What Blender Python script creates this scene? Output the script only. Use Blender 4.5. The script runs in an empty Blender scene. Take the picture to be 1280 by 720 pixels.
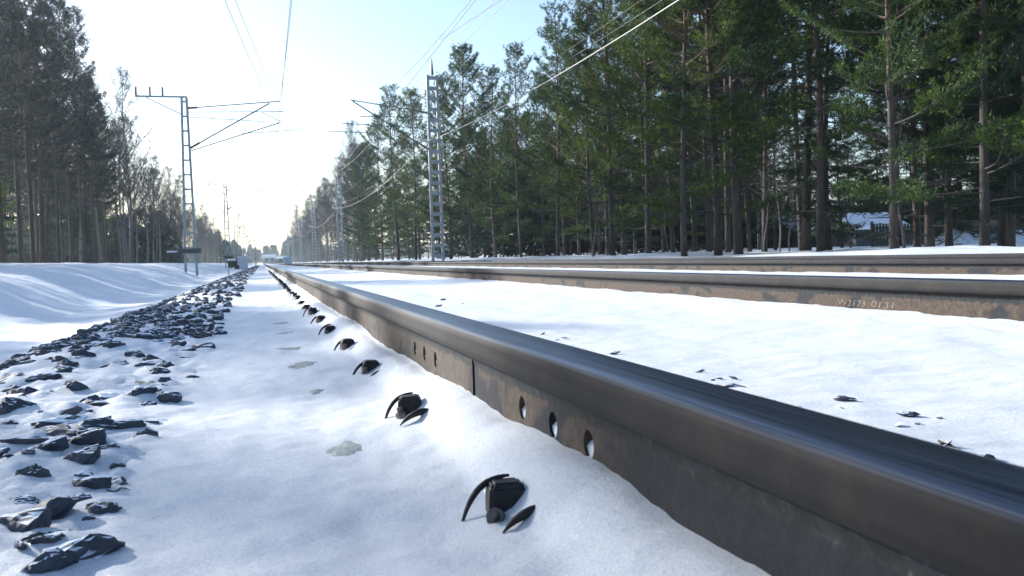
import bpy, bmesh, math, random
import numpy as np
from mathutils import Vector, Matrix, noise
R = math.radians
PI = math.pi
scene = bpy.context.scene
C = scene.collection
random.seed(7); rng = np.random.default_rng(7)

# ------------------------------------------------------------------ camera numbers
CAMZ = 0.104           # rail tops are z = 0
F = 1130.0             # focal length in 1280-wide pixels
PSI = math.atan(312/F); PITCH = math.atan(40.4/F); ROLL = 0.030
cp, sp_ = math.cos(PSI), math.sin(PSI)
def at(px, z, h=None):
    """world X,Y of a column px at camera depth z (design helper)"""
    X = (px-328)*0.965*z/F
    return X, (z - X*sp_)/cp

# ------------------------------------------------------------------ helpers
def tag(o, label=None, cat=None, group=None, kind=None):
    if label: o['label'] = label
    if cat: o['category'] = cat
    if group: o['group'] = group
    if kind: o['kind'] = kind
    return o
def link_mesh(name, me, mat=None, parent=None, loc=(0,0,0)):
    o = bpy.data.objects.new(name, me); C.objects.link(o); o.location = loc
    if mat is not None and not me.materials: me.materials.append(mat)
    if parent: o.parent = parent
    return o
def empty(name, loc=(0,0,0), rz=0):
    o = bpy.data.objects.new(name, None); C.objects.link(o)
    o.location = loc; o.rotation_euler = (0,0,rz); o.empty_display_size = .1
    return o
def copy_tree(o, parent=None):
    c = o.copy(); C.objects.link(c); c.parent = parent
    for ch in [x for x in o.children]:
        copy_tree(ch, c)
    return c
class MB:
    def __init__(s): s.v=[]; s.f=[]
    def add(s, v, f):
        n=len(s.v); s.v.extend([tuple(p) for p in v]); s.f.extend([tuple(i+n for i in q) for q in f])
    def box(s, x0,x1,y0,y1,z0,z1):
        s.add([(x0,y0,z0),(x1,y0,z0),(x1,y1,z0),(x0,y1,z0),(x0,y0,z1),(x1,y0,z1),(x1,y1,z1),(x0,y1,z1)],
              [(0,3,2,1),(4,5,6,7),(0,1,5,4),(1,2,6,5),(2,3,7,6),(3,0,4,7)])
    def bar(s, a, b, w, d=None):
        d = d or w; a=Vector(a); b=Vector(b); t=(b-a).normalized()
        u = t.cross(Vector((0,0,1)));
        if u.length<1e-3: u=Vector((1,0,0))
        u.normalize(); n=t.cross(u)
        vs=[]
        for p in (a,b):
            for i,j in ((-1,-1),(1,-1),(1,1),(-1,1)): vs.append(p+u*i*w/2+n*j*d/2)
        s.add(vs,[(0,3,2,1),(4,5,6,7),(0,1,5,4),(1,2,6,5),(2,3,7,6),(3,0,4,7)])
    def tube(s, pts, rad, n=8, cap=True):
        pts=[Vector(p) for p in pts]; m=len(pts)
        if not hasattr(rad,'__len__'): rad=[rad]*m
        prev=None; vs=[]
        for i,p in enumerate(pts):
            t=(pts[min(i+1,m-1)]-pts[max(i-1,0)])
            if t.length<1e-9: t=Vector((0,0,1))
            t.normalize()
            if prev is None:
                u=t.cross(Vector((0,0,1)))
                if u.length<.05: u=t.cross(Vector((1,0,0)))
            else: u=prev-t*prev.dot(t)
            u.normalize(); prev=u; w=t.cross(u)
            for k in range(n):
                a=2*PI*k/n; vs.append(p+(u*math.cos(a)+w*math.sin(a))*rad[i])
        fs=[]
        for i in range(m-1):
            for k in range(n):
                k2=(k+1)%n; fs.append((i*n+k,i*n+k2,(i+1)*n+k2,(i+1)*n+k))
        if cap: fs.append(tuple(range(n))[::-1]); fs.append(tuple((m-1)*n+k for k in range(n)))
        s.add(vs,fs)
    def build(s,name,mat,parent=None,smooth=False,bevel=0,loc=(0,0,0)):
        me=bpy.data.meshes.new(name); me.from_pydata(s.v,[],s.f); me.update()
        bm=bmesh.new(); bm.from_mesh(me)
        bmesh.ops.recalc_face_normals(bm,faces=bm.faces)
        if bevel: bmesh.ops.bevel(bm,geom=bm.edges[:]+bm.verts[:],offset=bevel,segments=2,affect='EDGES')
        bm.to_mesh(me); bm.free()
        if smooth:
            me.polygons.foreach_set('use_smooth',[True]*len(me.polygons))
        return link_mesh(name,me,mat,parent,loc)

# ------------------------------------------------------------------ materials
def newmat(name):
    m=bpy.data.materials.new(name); m.use_nodes=True
    nt=m.node_tree; b=nt.nodes['Principled BSDF']; return m,nt,b
def N(nt,t,**kw):
    n=nt.nodes.new(t)
    for k,v in kw.items():
        if k in n.inputs: n.inputs[k].default_value=v
        else: setattr(n,k,v)
    return n
def ramp(nt,fac,stops,interp='LINEAR'):
    r=nt.nodes.new('ShaderNodeValToRGB'); cr=r.color_ramp; cr.interpolation=interp
    while len(cr.elements)<len(stops): cr.elements.new(.5)
    for e,(p,c) in zip(cr.elements,stops):
        e.position=p; e.color=(c[0],c[1],c[2],1) if hasattr(c,'__len__') else (c,c,c,1)
    nt.links.new(fac,r.inputs[0]); return r.outputs[0]
def simple(name,col,rough=.6,metal=0,var=.25,scale=8,bump=0,coord='Object'):
    m,nt,b=newmat(name)
    tc=N(nt,'ShaderNodeTexCoord'); n=N(nt,'ShaderNodeTexNoise',Scale=scale,Detail=6.0,Roughness=.65)
    nt.links.new(tc.outputs[coord],n.inputs['Vector'])
    lo=[c*(1-var) for c in col]; hi=[min(1,c*(1+var)) for c in col]
    nt.links.new(ramp(nt,n.outputs[0],[(.3,lo),(.7,hi)]),b.inputs['Base Color'])
    b.inputs['Roughness'].default_value=rough; b.inputs['Metallic'].default_value=metal
    if bump:
        bp=N(nt,'ShaderNodeBump',Strength=bump,Distance=.01); nt.links.new(n.outputs[0],bp.inputs['Height']); nt.links.new(bp.outputs[0],b.inputs['Normal'])
    return m

def snow_material(name, sparkle=True):
    m,nt,b=newmat(name); L=nt.links.new
    geo=N(nt,'ShaderNodeNewGeometry')
    b.inputs['Base Color'].default_value=(.80,.84,.90,1)
    b.inputs['Roughness'].default_value=.55
    b.inputs['Specular IOR Level'].default_value=.35
    # colour: faint dirt specks
    n1=N(nt,'ShaderNodeTexNoise',Scale=55.0,Detail=5.0,Roughness=.7); L(geo.outputs['Position'],n1.inputs['Vector'])
    n2=N(nt,'ShaderNodeTexNoise',Scale=1.3,Detail=4.0); L(geo.outputs['Position'],n2.inputs['Vector'])
    mx=N(nt,'ShaderNodeMath',operation='MULTIPLY'); L(n1.outputs[0],mx.inputs[0]); L(n2.outputs[0],mx.inputs[1])
    L(ramp(nt,mx.outputs[0],[(.15,(.84,.87,.91)),(.385,(.80,.84,.89)),(.42,(.60,.61,.60)),(.47,(.34,.33,.31))]),b.inputs['Base Color'])
    gr=N(nt,'ShaderNodeTexNoise',Scale=330.0,Detail=2.0,Roughness=.8); L(geo.outputs['Position'],gr.inputs['Vector'])
    src=b.inputs['Base Color'].links[0].from_socket; gm=N(nt,'ShaderNodeMix',data_type='RGBA',blend_type='MULTIPLY'); gm.inputs[0].default_value=1
    L(src,gm.inputs[6]); L(ramp(nt,gr.outputs[0],[(.36,(.80,.82,.85)),(.6,(1,1,1))]),gm.inputs[7]); L(gm.outputs[2],b.inputs['Base Color'])
    # bumps: grains, crust, drifts
    g=N(nt,'ShaderNodeTexNoise',Scale=650.0,Detail=3.0,Roughness=.8); L(geo.outputs['Position'],g.inputs['Vector'])
    c=N(nt,'ShaderNodeTexNoise',Scale=45.0,Detail=9.0,Roughness=.82); L(geo.outputs['Position'],c.inputs['Vector'])
    d=N(nt,'ShaderNodeTexNoise',Scale=5.0,Detail=6.0,Roughness=.55,Distortion=.6); L(geo.outputs['Position'],d.inputs['Vector'])
    b1=N(nt,'ShaderNodeBump',Strength=.8,Distance=.0020); L(g.outputs[0],b1.inputs['Height'])
    b2=N(nt,'ShaderNodeBump',Strength=.7,Distance=.006); L(c.outputs[0],b2.inputs['Height']); L(b1.outputs[0],b2.inputs['Normal'])
    b3=N(nt,'ShaderNodeBump',Strength=.3,Distance=.02); L(d.outputs[0],b3.inputs['Height']); L(b2.outputs[0],b3.inputs['Normal'])
    L(b3.outputs[0],b.inputs['Normal'])
    if sparkle:
        v=N(nt,'ShaderNodeTexVoronoi',Scale=260.0); L(geo.outputs['Position'],v.inputs['Vector'])
        s1=N(nt,'ShaderNodeVectorMath',operation='SUBTRACT'); L(v.outputs['Color'],s1.inputs[0]); s1.inputs[1].default_value=(.5,.5,.5)
        s2=N(nt,'ShaderNodeVectorMath',operation='SCALE'); L(s1.outputs[0],s2.inputs[0]); s2.inputs['Scale'].default_value=1.1
        s3=N(nt,'ShaderNodeVectorMath',operation='ADD'); L(s2.outputs[0],s3.inputs[0]); L(geo.outputs['Normal'],s3.inputs[1])
        s4=N(nt,'ShaderNodeVectorMath',operation='NORMALIZE'); L(s3.outputs[0],s4.inputs[0])
        b.inputs['Coat Roughness'].default_value=.16; b.inputs['Coat IOR'].default_value=2.2
        L(s4.outputs[0],b.inputs['Coat Normal'])
        lt=N(nt,'ShaderNodeMath',operation='LESS_THAN'); L(v.outputs['Distance'],lt.inputs[0]); lt.inputs[1].default_value=.17
        ml=N(nt,'ShaderNodeMath',operation='MULTIPLY'); L(lt.outputs[0],ml.inputs[0]); ml.inputs[1].default_value=.5
        L(ml.outputs[0],b.inputs['Coat Weight'])
    return m
SNOW=snow_material('snow')
SNOW2=snow_material('snow_far',False)

def rock_material():
    m,nt,b=newmat('ballast_rock'); L=nt.links.new
    geo=N(nt,'ShaderNodeNewGeometry'); oi=N(nt,'ShaderNodeObjectInfo')
    n=N(nt,'ShaderNodeTexNoise',Scale=45.0,Detail=8.0,Roughness=.7); L(geo.outputs['Position'],n.inputs['Vector'])
    col=ramp(nt,n.outputs[0],[(.3,(.020,.024,.033)),(.6,(.060,.067,.082)),(.8,(.14,.145,.155))])
    tint=ramp(nt,oi.outputs['Random'],[(0,(.7,.75,.9)),(.7,(1,1,1)),(1,(1.5,1.3,1.15))])
    mm=N(nt,'ShaderNodeMix',data_type='RGBA',blend_type='MULTIPLY'); mm.inputs[0].default_value=1
    L(col,mm.inputs[6]); L(tint,mm.inputs[7])
    # snow lying on the flat upper faces
    sx=N(nt,'ShaderNodeSeparateXYZ'); L(geo.outputs['Normal'],sx.inputs[0])
    n2=N(nt,'ShaderNodeTexNoise',Scale=30.0,Detail=4.0); L(geo.outputs['Position'],n2.inputs['Vector'])
    ad=N(nt,'ShaderNodeMath',operation='MULTIPLY_ADD'); L(n2.outputs[0],ad.inputs[0]); ad.inputs[1].default_value=.5; L(sx.outputs['Z'],ad.inputs[2])
    msk=ramp(nt,ad.outputs[0],[(.96,0),(1.0,1)])
    # ramp positions stop at 1: shift the value down first
    ad.inputs[1].default_value=.35
    mr=N(nt,'ShaderNodeMapRange'); mr.inputs[1].default_value=1.03; mr.inputs[2].default_value=1.07; L(ad.outputs[0],mr.inputs[0])
    mx=N(nt,'ShaderNodeMix',data_type='RGBA'); L(mr.outputs[0],mx.inputs[0]); L(mm.outputs[2],mx.inputs[6]); mx.inputs[7].default_value=(.8,.84,.9,1)
    L(mx.outputs[2],b.inputs['Base Color']); b.inputs['Roughness'].default_value=.6
    bp=N(nt,'ShaderNodeBump',Strength=.7,Distance=.006); L(n.outputs[0],bp.inputs['Height']); L(bp.outputs[0],b.inputs['Normal'])
    return m
ROCK=rock_material()

def steel_head_mat():
    m,nt,b=newmat('rail_head_steel'); L=nt.links.new
    geo=N(nt,'ShaderNodeNewGeometry'); tc=N(nt,'ShaderNodeTexCoord')
    mp=N(nt,'ShaderNodeMapping'); mp.inputs['Scale'].default_value=(420,2.2,420); L(geo.outputs['Position'],mp.inputs[0])
    n=N(nt,'ShaderNodeTexNoise',Scale=1.0,Detail=6.0,Roughness=.6); L(mp.outputs[0],n.inputs['Vector'])
    n2=N(nt,'ShaderNodeTexNoise',Scale=14.0,Detail=8.0,Roughness=.7); L(geo.outputs['Position'],n2.inputs['Vector'])
    sx=N(nt,'ShaderNodeSeparateXYZ'); L(geo.outputs['Normal'],sx.inputs[0])
    top=N(nt,'ShaderNodeMapRange'); top.inputs[1].default_value=.55; top.inputs[2].default_value=.9; L(sx.outputs['Z'],top.inputs[0])
    polished=ramp(nt,n.outputs[0],[(.38,(.02,.028,.05)),(.6,(.15,.17,.21))])
    side=ramp(nt,n2.outputs[0],[(.3,(.005,.006,.008)),(.5,(.011,.011,.0125)),(.66,(.021,.018,.016)),(.8,(.055,.042,.032))])
    mx=N(nt,'ShaderNodeMix',data_type='RGBA'); L(top.outputs[0],mx.inputs[0]); L(side,mx.inputs[6]); L(polished,mx.inputs[7])
    L(mx.outputs[2],b.inputs['Base Color'])
    me=N(nt,'ShaderNodeMapRange'); me.inputs[3].default_value=.15; me.inputs[4].default_value=.95; L(top.outputs[0],me.inputs[0]); L(me.outputs[0],b.inputs['Metallic'])
    ro=N(nt,'ShaderNodeMapRange'); ro.inputs[3].default_value=.62; ro.inputs[4].default_value=.30; L(top.outputs[0],ro.inputs[0])
    ra=N(nt,'ShaderNodeMath',operation='MULTIPLY_ADD'); L(n.outputs[0],ra.inputs[0]); ra.inputs[1].default_value=.18; L(ro.outputs[0],ra.inputs[2])
    L(ra.outputs[0],b.inputs['Roughness']); b.inputs['Specular IOR Level'].default_value=.22
    bp=N(nt,'ShaderNodeBump',Strength=.45,Distance=.0012); L(n2.outputs[0],bp.inputs['Height']); L(bp.outputs[0],b.inputs['Normal'])
    return m
HEAD=steel_head_mat()

def web_mat():
    m,nt,b=newmat('rail_web_rust'); L=nt.links.new
    geo=N(nt,'ShaderNodeNewGeometry')
    n=N(nt,'ShaderNodeTexNoise',Scale=70.0,Detail=9.0,Roughness=.75); L(geo.outputs['Position'],n.inputs['Vector'])
    rust=ramp(nt,n.outputs[0],[(.25,(.018,.013,.010)),(.45,(.050,.036,.028)),(.62,(.080,.060,.047)),(.8,(.17,.14,.12))])
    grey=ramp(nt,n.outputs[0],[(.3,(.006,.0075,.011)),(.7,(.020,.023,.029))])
    # bands of grey mill scale / wiped primer along the rail with sharp vertical limits
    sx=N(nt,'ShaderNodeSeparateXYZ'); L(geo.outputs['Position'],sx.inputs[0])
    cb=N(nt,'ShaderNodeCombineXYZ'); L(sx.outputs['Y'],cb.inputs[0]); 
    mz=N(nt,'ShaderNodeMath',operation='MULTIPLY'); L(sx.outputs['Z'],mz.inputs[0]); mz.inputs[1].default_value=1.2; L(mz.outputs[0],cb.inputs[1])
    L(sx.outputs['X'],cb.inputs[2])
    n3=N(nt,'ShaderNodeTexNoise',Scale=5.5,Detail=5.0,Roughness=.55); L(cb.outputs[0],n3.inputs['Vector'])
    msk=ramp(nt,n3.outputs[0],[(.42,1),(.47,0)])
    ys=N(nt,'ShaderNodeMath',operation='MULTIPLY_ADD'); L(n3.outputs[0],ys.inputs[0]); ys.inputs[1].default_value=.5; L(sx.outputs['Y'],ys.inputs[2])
    yr=N(nt,'ShaderNodeMapRange'); yr.inputs[1].default_value=1.12; yr.inputs[2].default_value=.98; L(ys.outputs[0],yr.inputs[0])  # near end of the web goes wholly to the dark grey
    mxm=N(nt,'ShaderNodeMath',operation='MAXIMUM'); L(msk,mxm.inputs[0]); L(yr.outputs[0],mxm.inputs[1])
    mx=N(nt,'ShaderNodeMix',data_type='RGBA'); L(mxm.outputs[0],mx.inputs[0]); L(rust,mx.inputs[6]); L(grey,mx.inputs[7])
    # flaked dark band right under the head
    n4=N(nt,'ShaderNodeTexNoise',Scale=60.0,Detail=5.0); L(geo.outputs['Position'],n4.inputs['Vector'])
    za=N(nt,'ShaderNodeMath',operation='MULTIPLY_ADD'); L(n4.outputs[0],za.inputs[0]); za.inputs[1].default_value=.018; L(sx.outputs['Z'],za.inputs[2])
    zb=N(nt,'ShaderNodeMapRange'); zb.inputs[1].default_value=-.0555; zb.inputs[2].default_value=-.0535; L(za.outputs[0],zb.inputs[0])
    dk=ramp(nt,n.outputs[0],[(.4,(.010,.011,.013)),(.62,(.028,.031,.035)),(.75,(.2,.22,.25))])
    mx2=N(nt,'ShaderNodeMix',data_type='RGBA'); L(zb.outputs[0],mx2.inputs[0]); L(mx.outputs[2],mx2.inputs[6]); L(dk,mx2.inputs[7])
    L(mx2.outputs[2],b.inputs['Base Color']); b.inputs['Roughness'].default_value=.8; b.inputs['Specular IOR Level'].default_value=.3
    bp=N(nt,'ShaderNodeBump',Strength=.8,Distance=.0015); L(n.outputs[0],bp.inputs['Height']); L(bp.outputs[0],b.inputs['Normal'])
    return m
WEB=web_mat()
CLIP=simple('clip_steel',(.022,.02,.022),.5,.4,.5,90,.3)
NUT=simple('nut_steel',(.16,.14,.12),.35,.8,.4,90,.2)
GALV=simple('galvanised_steel',(.28,.32,.35),.55,.5,.2,6,.05)
MASTG=simple('pale_galvanised_steel',(.33,.36,.38),.5,.2,.15,5)
DARKST=simple('dark_steel',(.07,.08,.09),.5,.5,.2,6)
INS=simple('brown_insulator',(.10,.045,.03),.3,0,.2,10)
INSW=simple('white_insulator',(.7,.7,.68),.3,0,.05,10)
WIRE=simple('copper_wire',(.10,.10,.095),.45,.6,.1,1)
CABLE=simple('aluminium_cable',(.22,.215,.20),.45,.5,.1,1)
CHALK=simple('cream_paint',(.19,.165,.13),.95,0,.6,120)
BIRCH=simple('birch_bark',(.13,.12,.115),.85,0,.5,7,.3)
TWIG=simple('birch_twigs',(.045,.040,.040),.85,0,.25,3)
WALLW=simple('grey_wood_wall',(.05,.055,.06),.8,0,.3,3)
WALLY=simple('pale_wall',(.5,.48,.42),.8,0,.1,3)
FENCEM=simple('weathered_boards',(.09,.085,.08),.85,0,.35,5)
CAB=simple('pale_cabinet_paint',(.62,.66,.70),.5,0,.08,3)
BLACK=simple('black_paint',(.02,.02,.022),.5,0,.2,8)
GLASS=simple('dark_pane',(.03,.04,.05),.1,0,.1,3)
GRIT=simple('grey_grit',(.36,.39,.38),.8,0,.25,120,.5)
DEAD=simple('dry_twig',(.05,.035,.025),.85,0,.3,60)

def bark_mat():
    m,nt,b=newmat('pine_bark'); L=nt.links.new
    tc=N(nt,'ShaderNodeTexCoord'); sx=N(nt,'ShaderNodeSeparateXYZ'); L(tc.outputs['Object'],sx.inputs[0])
    mp=N(nt,'ShaderNodeMapping'); mp.inputs['Scale'].default_value=(9,9,2.2); L(tc.outputs['Object'],mp.inputs[0])
    n=N(nt,'ShaderNodeTexNoise',Scale=2.0,Detail=7.0,Roughness=.7); L(mp.outputs[0],n.inputs['Vector'])
    low=ramp(nt,n.outputs[0],[(.3,(.025,.021,.02)),(.6,(.07,.058,.05)),(.8,(.14,.115,.095))])
    up=ramp(nt,n.outputs[0],[(.3,(.07,.042,.03)),(.7,(.15,.09,.06))])
    mr=N(nt,'ShaderNodeMapRange'); mr.inputs[1].default_value=3.5; mr.inputs[2].default_value=7.5; L(sx.outputs['Z'],mr.inputs[0])
    mx=N(nt,'ShaderNodeMix',data_type='RGBA'); L(mr.outputs[0],mx.inputs[0]); L(low,mx.inputs[6]); L(up,mx.inputs[7])
    L(mx.outputs[2],b.inputs['Base Color']); b.inputs['Roughness'].default_value=.9
    bp=N(nt,'ShaderNodeBump',Strength=.8,Distance=.03); L(n.outputs[0],bp.inputs['Height']); L(bp.outputs[0],b.inputs['Normal'])
    return m
BARK=bark_mat()
def needle_mat(name,cols,trans=.35):
    m,nt,b=newmat(name); L=nt.links.new
    geo=N(nt,'ShaderNodeNewGeometry'); oi=N(nt,'ShaderNodeObjectInfo'); tc=N(nt,'ShaderNodeTexCoord')
    n=N(nt,'ShaderNodeTexNoise',Scale=.9,Detail=3.0); L(tc.outputs['Object'],n.inputs['Vector'])
    a=N(nt,'ShaderNodeMath',operation='MULTIPLY_ADD'); L(geo.outputs['Random Per Island'],a.inputs[0]); a.inputs[1].default_value=.5; 
    h=N(nt,'ShaderNodeMath',operation='MULTIPLY_ADD'); L(n.outputs[0],h.inputs[0]); h.inputs[1].default_value=.9; h.inputs[2].default_value=-.2
    L(h.outputs[0],a.inputs[2])
    col=ramp(nt,a.outputs[0],[(.1,cols[0]),(.5,cols[1]),(.85,cols[2])])
    tint=ramp(nt,oi.outputs['Random'],[(0,(.5,.66,.85)),(.45,(.85,.9,.9)),(1,(1.5,1.3,.7))])
    mm=N(nt,'ShaderNodeMix',data_type='RGBA',blend_type='MULTIPLY'); mm.inputs[0].default_value=1; L(col,mm.inputs[6]); L(tint,mm.inputs[7])
    L(mm.outputs[2],b.inputs['Base Color']); b.inputs['Roughness'].default_value=.55; b.inputs['Specular IOR Level'].default_value=.3
    tr=N(nt,'ShaderNodeBsdfTranslucent'); L(mm.outputs[2],tr.inputs[0])
    mix=N(nt,'ShaderNodeMixShader'); mix.inputs[0].default_value=trans
    L(b.outputs[0],mix.inputs[1]); L(tr.outputs[0],mix.inputs[2]); L(mix.outputs[0],nt.nodes['Material Output'].inputs[0])
    return m
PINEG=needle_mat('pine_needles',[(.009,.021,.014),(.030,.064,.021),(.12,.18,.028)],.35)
PINE_BACKLIT=needle_mat('backlit_pine_needles',[(.005,.011,.013),(.011,.022,.020),(.022,.038,.027)],.12)  # needle colour darkened to paint in the shade of backlit pines
SPRUCEG=needle_mat('spruce_needles',[(.012,.028,.020),(.025,.05,.03),(.045,.08,.035)],.2)

# ------------------------------------------------------------------ snow ground
prof=[(-400,-1.0),(-60,-.5),(-20,-.42),(-12,-.34),(-8,-.2),(-5.4,-.09),(-4.6,-.03),(-3.9,.12),(-3.2,.34),(-2.6,.52),(-2.2,.585),(-1.7,.57),(-1.25,.48),(-.95,.37),(-.72,.275),(-.5,.25),(-.3,.252),(-.1,.262),(.08,.262),
 (.17,.256),(.23,.246),(.27,.222),(.30,.205),(.33,.194),(.42,.196),(.55,.215),(.7,.232),(1.1,.24),(1.6,.232),(1.82,.214),(1.93,.206),(2.1,.215),(3.2,.245),(4.2,.222),(4.4,.208),(4.6,.22),(5.2,.235),(5.8,.222),(6.0,.208),(6.2,.22),(7.2,.26),(8.5,.27),(10.,.20),(11.5,.12),(14,.14),(18,.16),(25,.12),(60,0.),(400,-1.0)]
PX=np.array([p[0] for p in prof]); PH=np.array([p[1] for p in prof])
def fbm(x,y,z=0,o=3):
    s=0;a=1;f=1
    for _ in range(o):
        s+=a*noise.noise(Vector((x*f,y*f,z))); a*=.5; f*=2.03
    return s
CLIPX=.222
CLIP_Y=[.85+.578*k for k in range(48)]
webpts=[(.2,.198),(.45,.197),(.62,.206),(.75,.199),(.97,.202),(1.25,.207),(1.5,.209),(2.0,.222),(2.5,.224),(3.1,.208),(4,.222),(6,.216),(12,.21),(400,.21)]
WY=np.array([p[0] for p in webpts]); WH=np.array([p[1] for p in webpts])
def ground(X,Y):
    # gentle lateral drift of the ditch and bank with distance
    wob=0
    if X<-.8: wob=.25*math.sin(Y*.11+1)*min(1,(-X-.8))*min(1,max(0,(Y-6)/10)) + .12*noise.noise(Vector((Y*.35,2,0)))*min(1,(-X-.8))
    h=float(np.interp(X+wob,PX,PH))
    if .22<X<.36:
        w=max(0,1-abs(X-.30)/(.08 if X<.30 else .03)); h=h*(1-w)+(float(np.interp(Y,WY,WH)))*w
    z=CAMZ-h
    if X>-.9 and X<9:
        near=max(0,1-Y/30)
        z+=.0065*fbm(X*4.2,Y*3.2,3.1)+.006*fbm(X*.9,Y*.5,7.7)
        if Y<12: z+=.0026*fbm(X*20,Y*20,1.5,3)
        if Y<3 : z+=.0012*fbm(X*58,Y*50,4.5,1)
    else:
        z+=.03*fbm(X*.5,Y*.35,1.2)+.008*fbm(X*3,Y*2,5.5)
        if X<-2.4 and X>-6.5: z+=.05*fbm(X*1.3+Y*.5,Y*.25,9.2)+.026*fbm(X*5+Y*2,Y*1.6,2.2,4)
        if abs(X)>9: z+=.10*fbm(X*.3,Y*.3,8.8)
    if -.8<X<-.12 and Y<40:   # snow draped between the ballast stones
        w=min(1,(X+.8)/.15,(-.12-X)/.08); z+=w*(.013*fbm(X*16,Y*14,6.6,3)+.004*fbm(X*50,Y*50,2.6,2))
    return z
def edges(segs):
    out=[segs[0][0]]
    for a,b,s0,s1 in segs:
        x=a
        while x<b-1e-9:
            t=(x-a)/(b-a); x+=s0+(s1-s0)*t; out.append(min(x,b))
    return out
xs=edges([(-400,-60,80,12),(-60,-14,8,1.2),(-14,-6,1.,.3),(-6,-1,.14,.06),(-1,-.5,.04,.014),(-.5,.45,.0115,.0115),(.45,1.2,.014,.03),(1.2,1.75,.03,.03),(1.75,2.05,.012,.012),(2.05,4.3,.05,.05),(4.3,4.55,.03,.03),(4.55,6.2,.08,.05),(6.2,14,.15,.3),(14,60,.6,5),(60,400,15,90)])
ys=[-4,-3,-2,-1.2,-.8,-.5,-.3,-.1,.05]
y=.15
while y<3000:
    ys.append(y); y+=max(.0125,.0125*max(1,(y-.9)*1.5) if y<25 else .022*y)
ys.append(3200)
clipnear=[(CLIPX,cy) for cy in CLIP_Y[:14]]
verts=[]; 
for Yv in ys:
    near=[c for c in clipnear if abs(c[1]-Yv)<.16]
    for Xv in xs:
        z=ground(Xv,Yv)
        if near and abs(Xv-CLIPX)<.16:
            for (cx,cy) in near:
                d2=((Xv-cx-.02)/.05)**2+((Yv-cy+.01)/.055)**2
                z+=.008*math.exp(-d2)
        verts.append((Xv,Yv,z))
nx=len(xs); faces=[(j*nx+i,j*nx+i+1,(j+1)*nx+i+1,(j+1)*nx+i) for j in range(len(ys)-1) for i in range(nx-1)]
me=bpy.data.meshes.new('snow_ground'); me.from_pydata(verts,[],faces); me.update()
me.polygons.foreach_set('use_smooth',[True]*len(me.polygons))
g=link_mesh('snow_ground',me,SNOW); tag(g,kind='structure')
print('ground verts',len(verts))

# ------------------------------------------------------------------ rails
# profile of a flat-bottomed rail, top z=0, x from centre (left half), mirrored
def head_profile():
    pts=[]
    hw=.035
    # top crown with rounded corner radius .013
    top=[(-0.0,0.0),(-.010,-.0001),(-.0195,-.0009)]
    for k in range(7):
        a=R(90+ k*15)
        top.append((-hw+.0125+math.cos(a)*.0125, -.0136+.0125*math.sin(a)) )
    side=[(-hw-.0006,-.026),(-hw-.0012,-.0345),(-hw+.0004,-.0375),(-hw+.003,-.0385)]
    under=[(-.018,-.0435),(-.0125,-.046)]
    half=top+side+under
    full=[(-x,z) for x,z in reversed(half[1:])]+half
    return full
def extrude(name,profile,x0,ylist,mat,parent,closed=True):
    vs=[];fs=[];n=len(profile)
    for Yv in ylist:
        for (px,pz) in profile: vs.append((x0+px,Yv,pz))
    for j in range(len(ylist)-1):
        for k in range(n if closed else n-1):
            k2=(k+1)%n; fs.append((j*n+k,j*n+k2,(j+1)*n+k2,(j+1)*n+k))
    if closed: fs.append(tuple(range(n))); fs.append(tuple((len(ylist)-1)*n+k for k in range(n))[::-1])
    m=MB(); m.add(vs,fs); o=m.build(name,mat,parent,smooth=True)
    me=o.data
    try: me.set_sharp_from_angle(angle=R(35))
    except Exception: pass
    return o
YS=[-3]+[0.1*i for i in range(1,30)]+[3+.5*i for i in range(30)]+[20,30,60,120,250,420]
ZWT,ZWB=-.060,-.118        # flat part of the web
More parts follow.
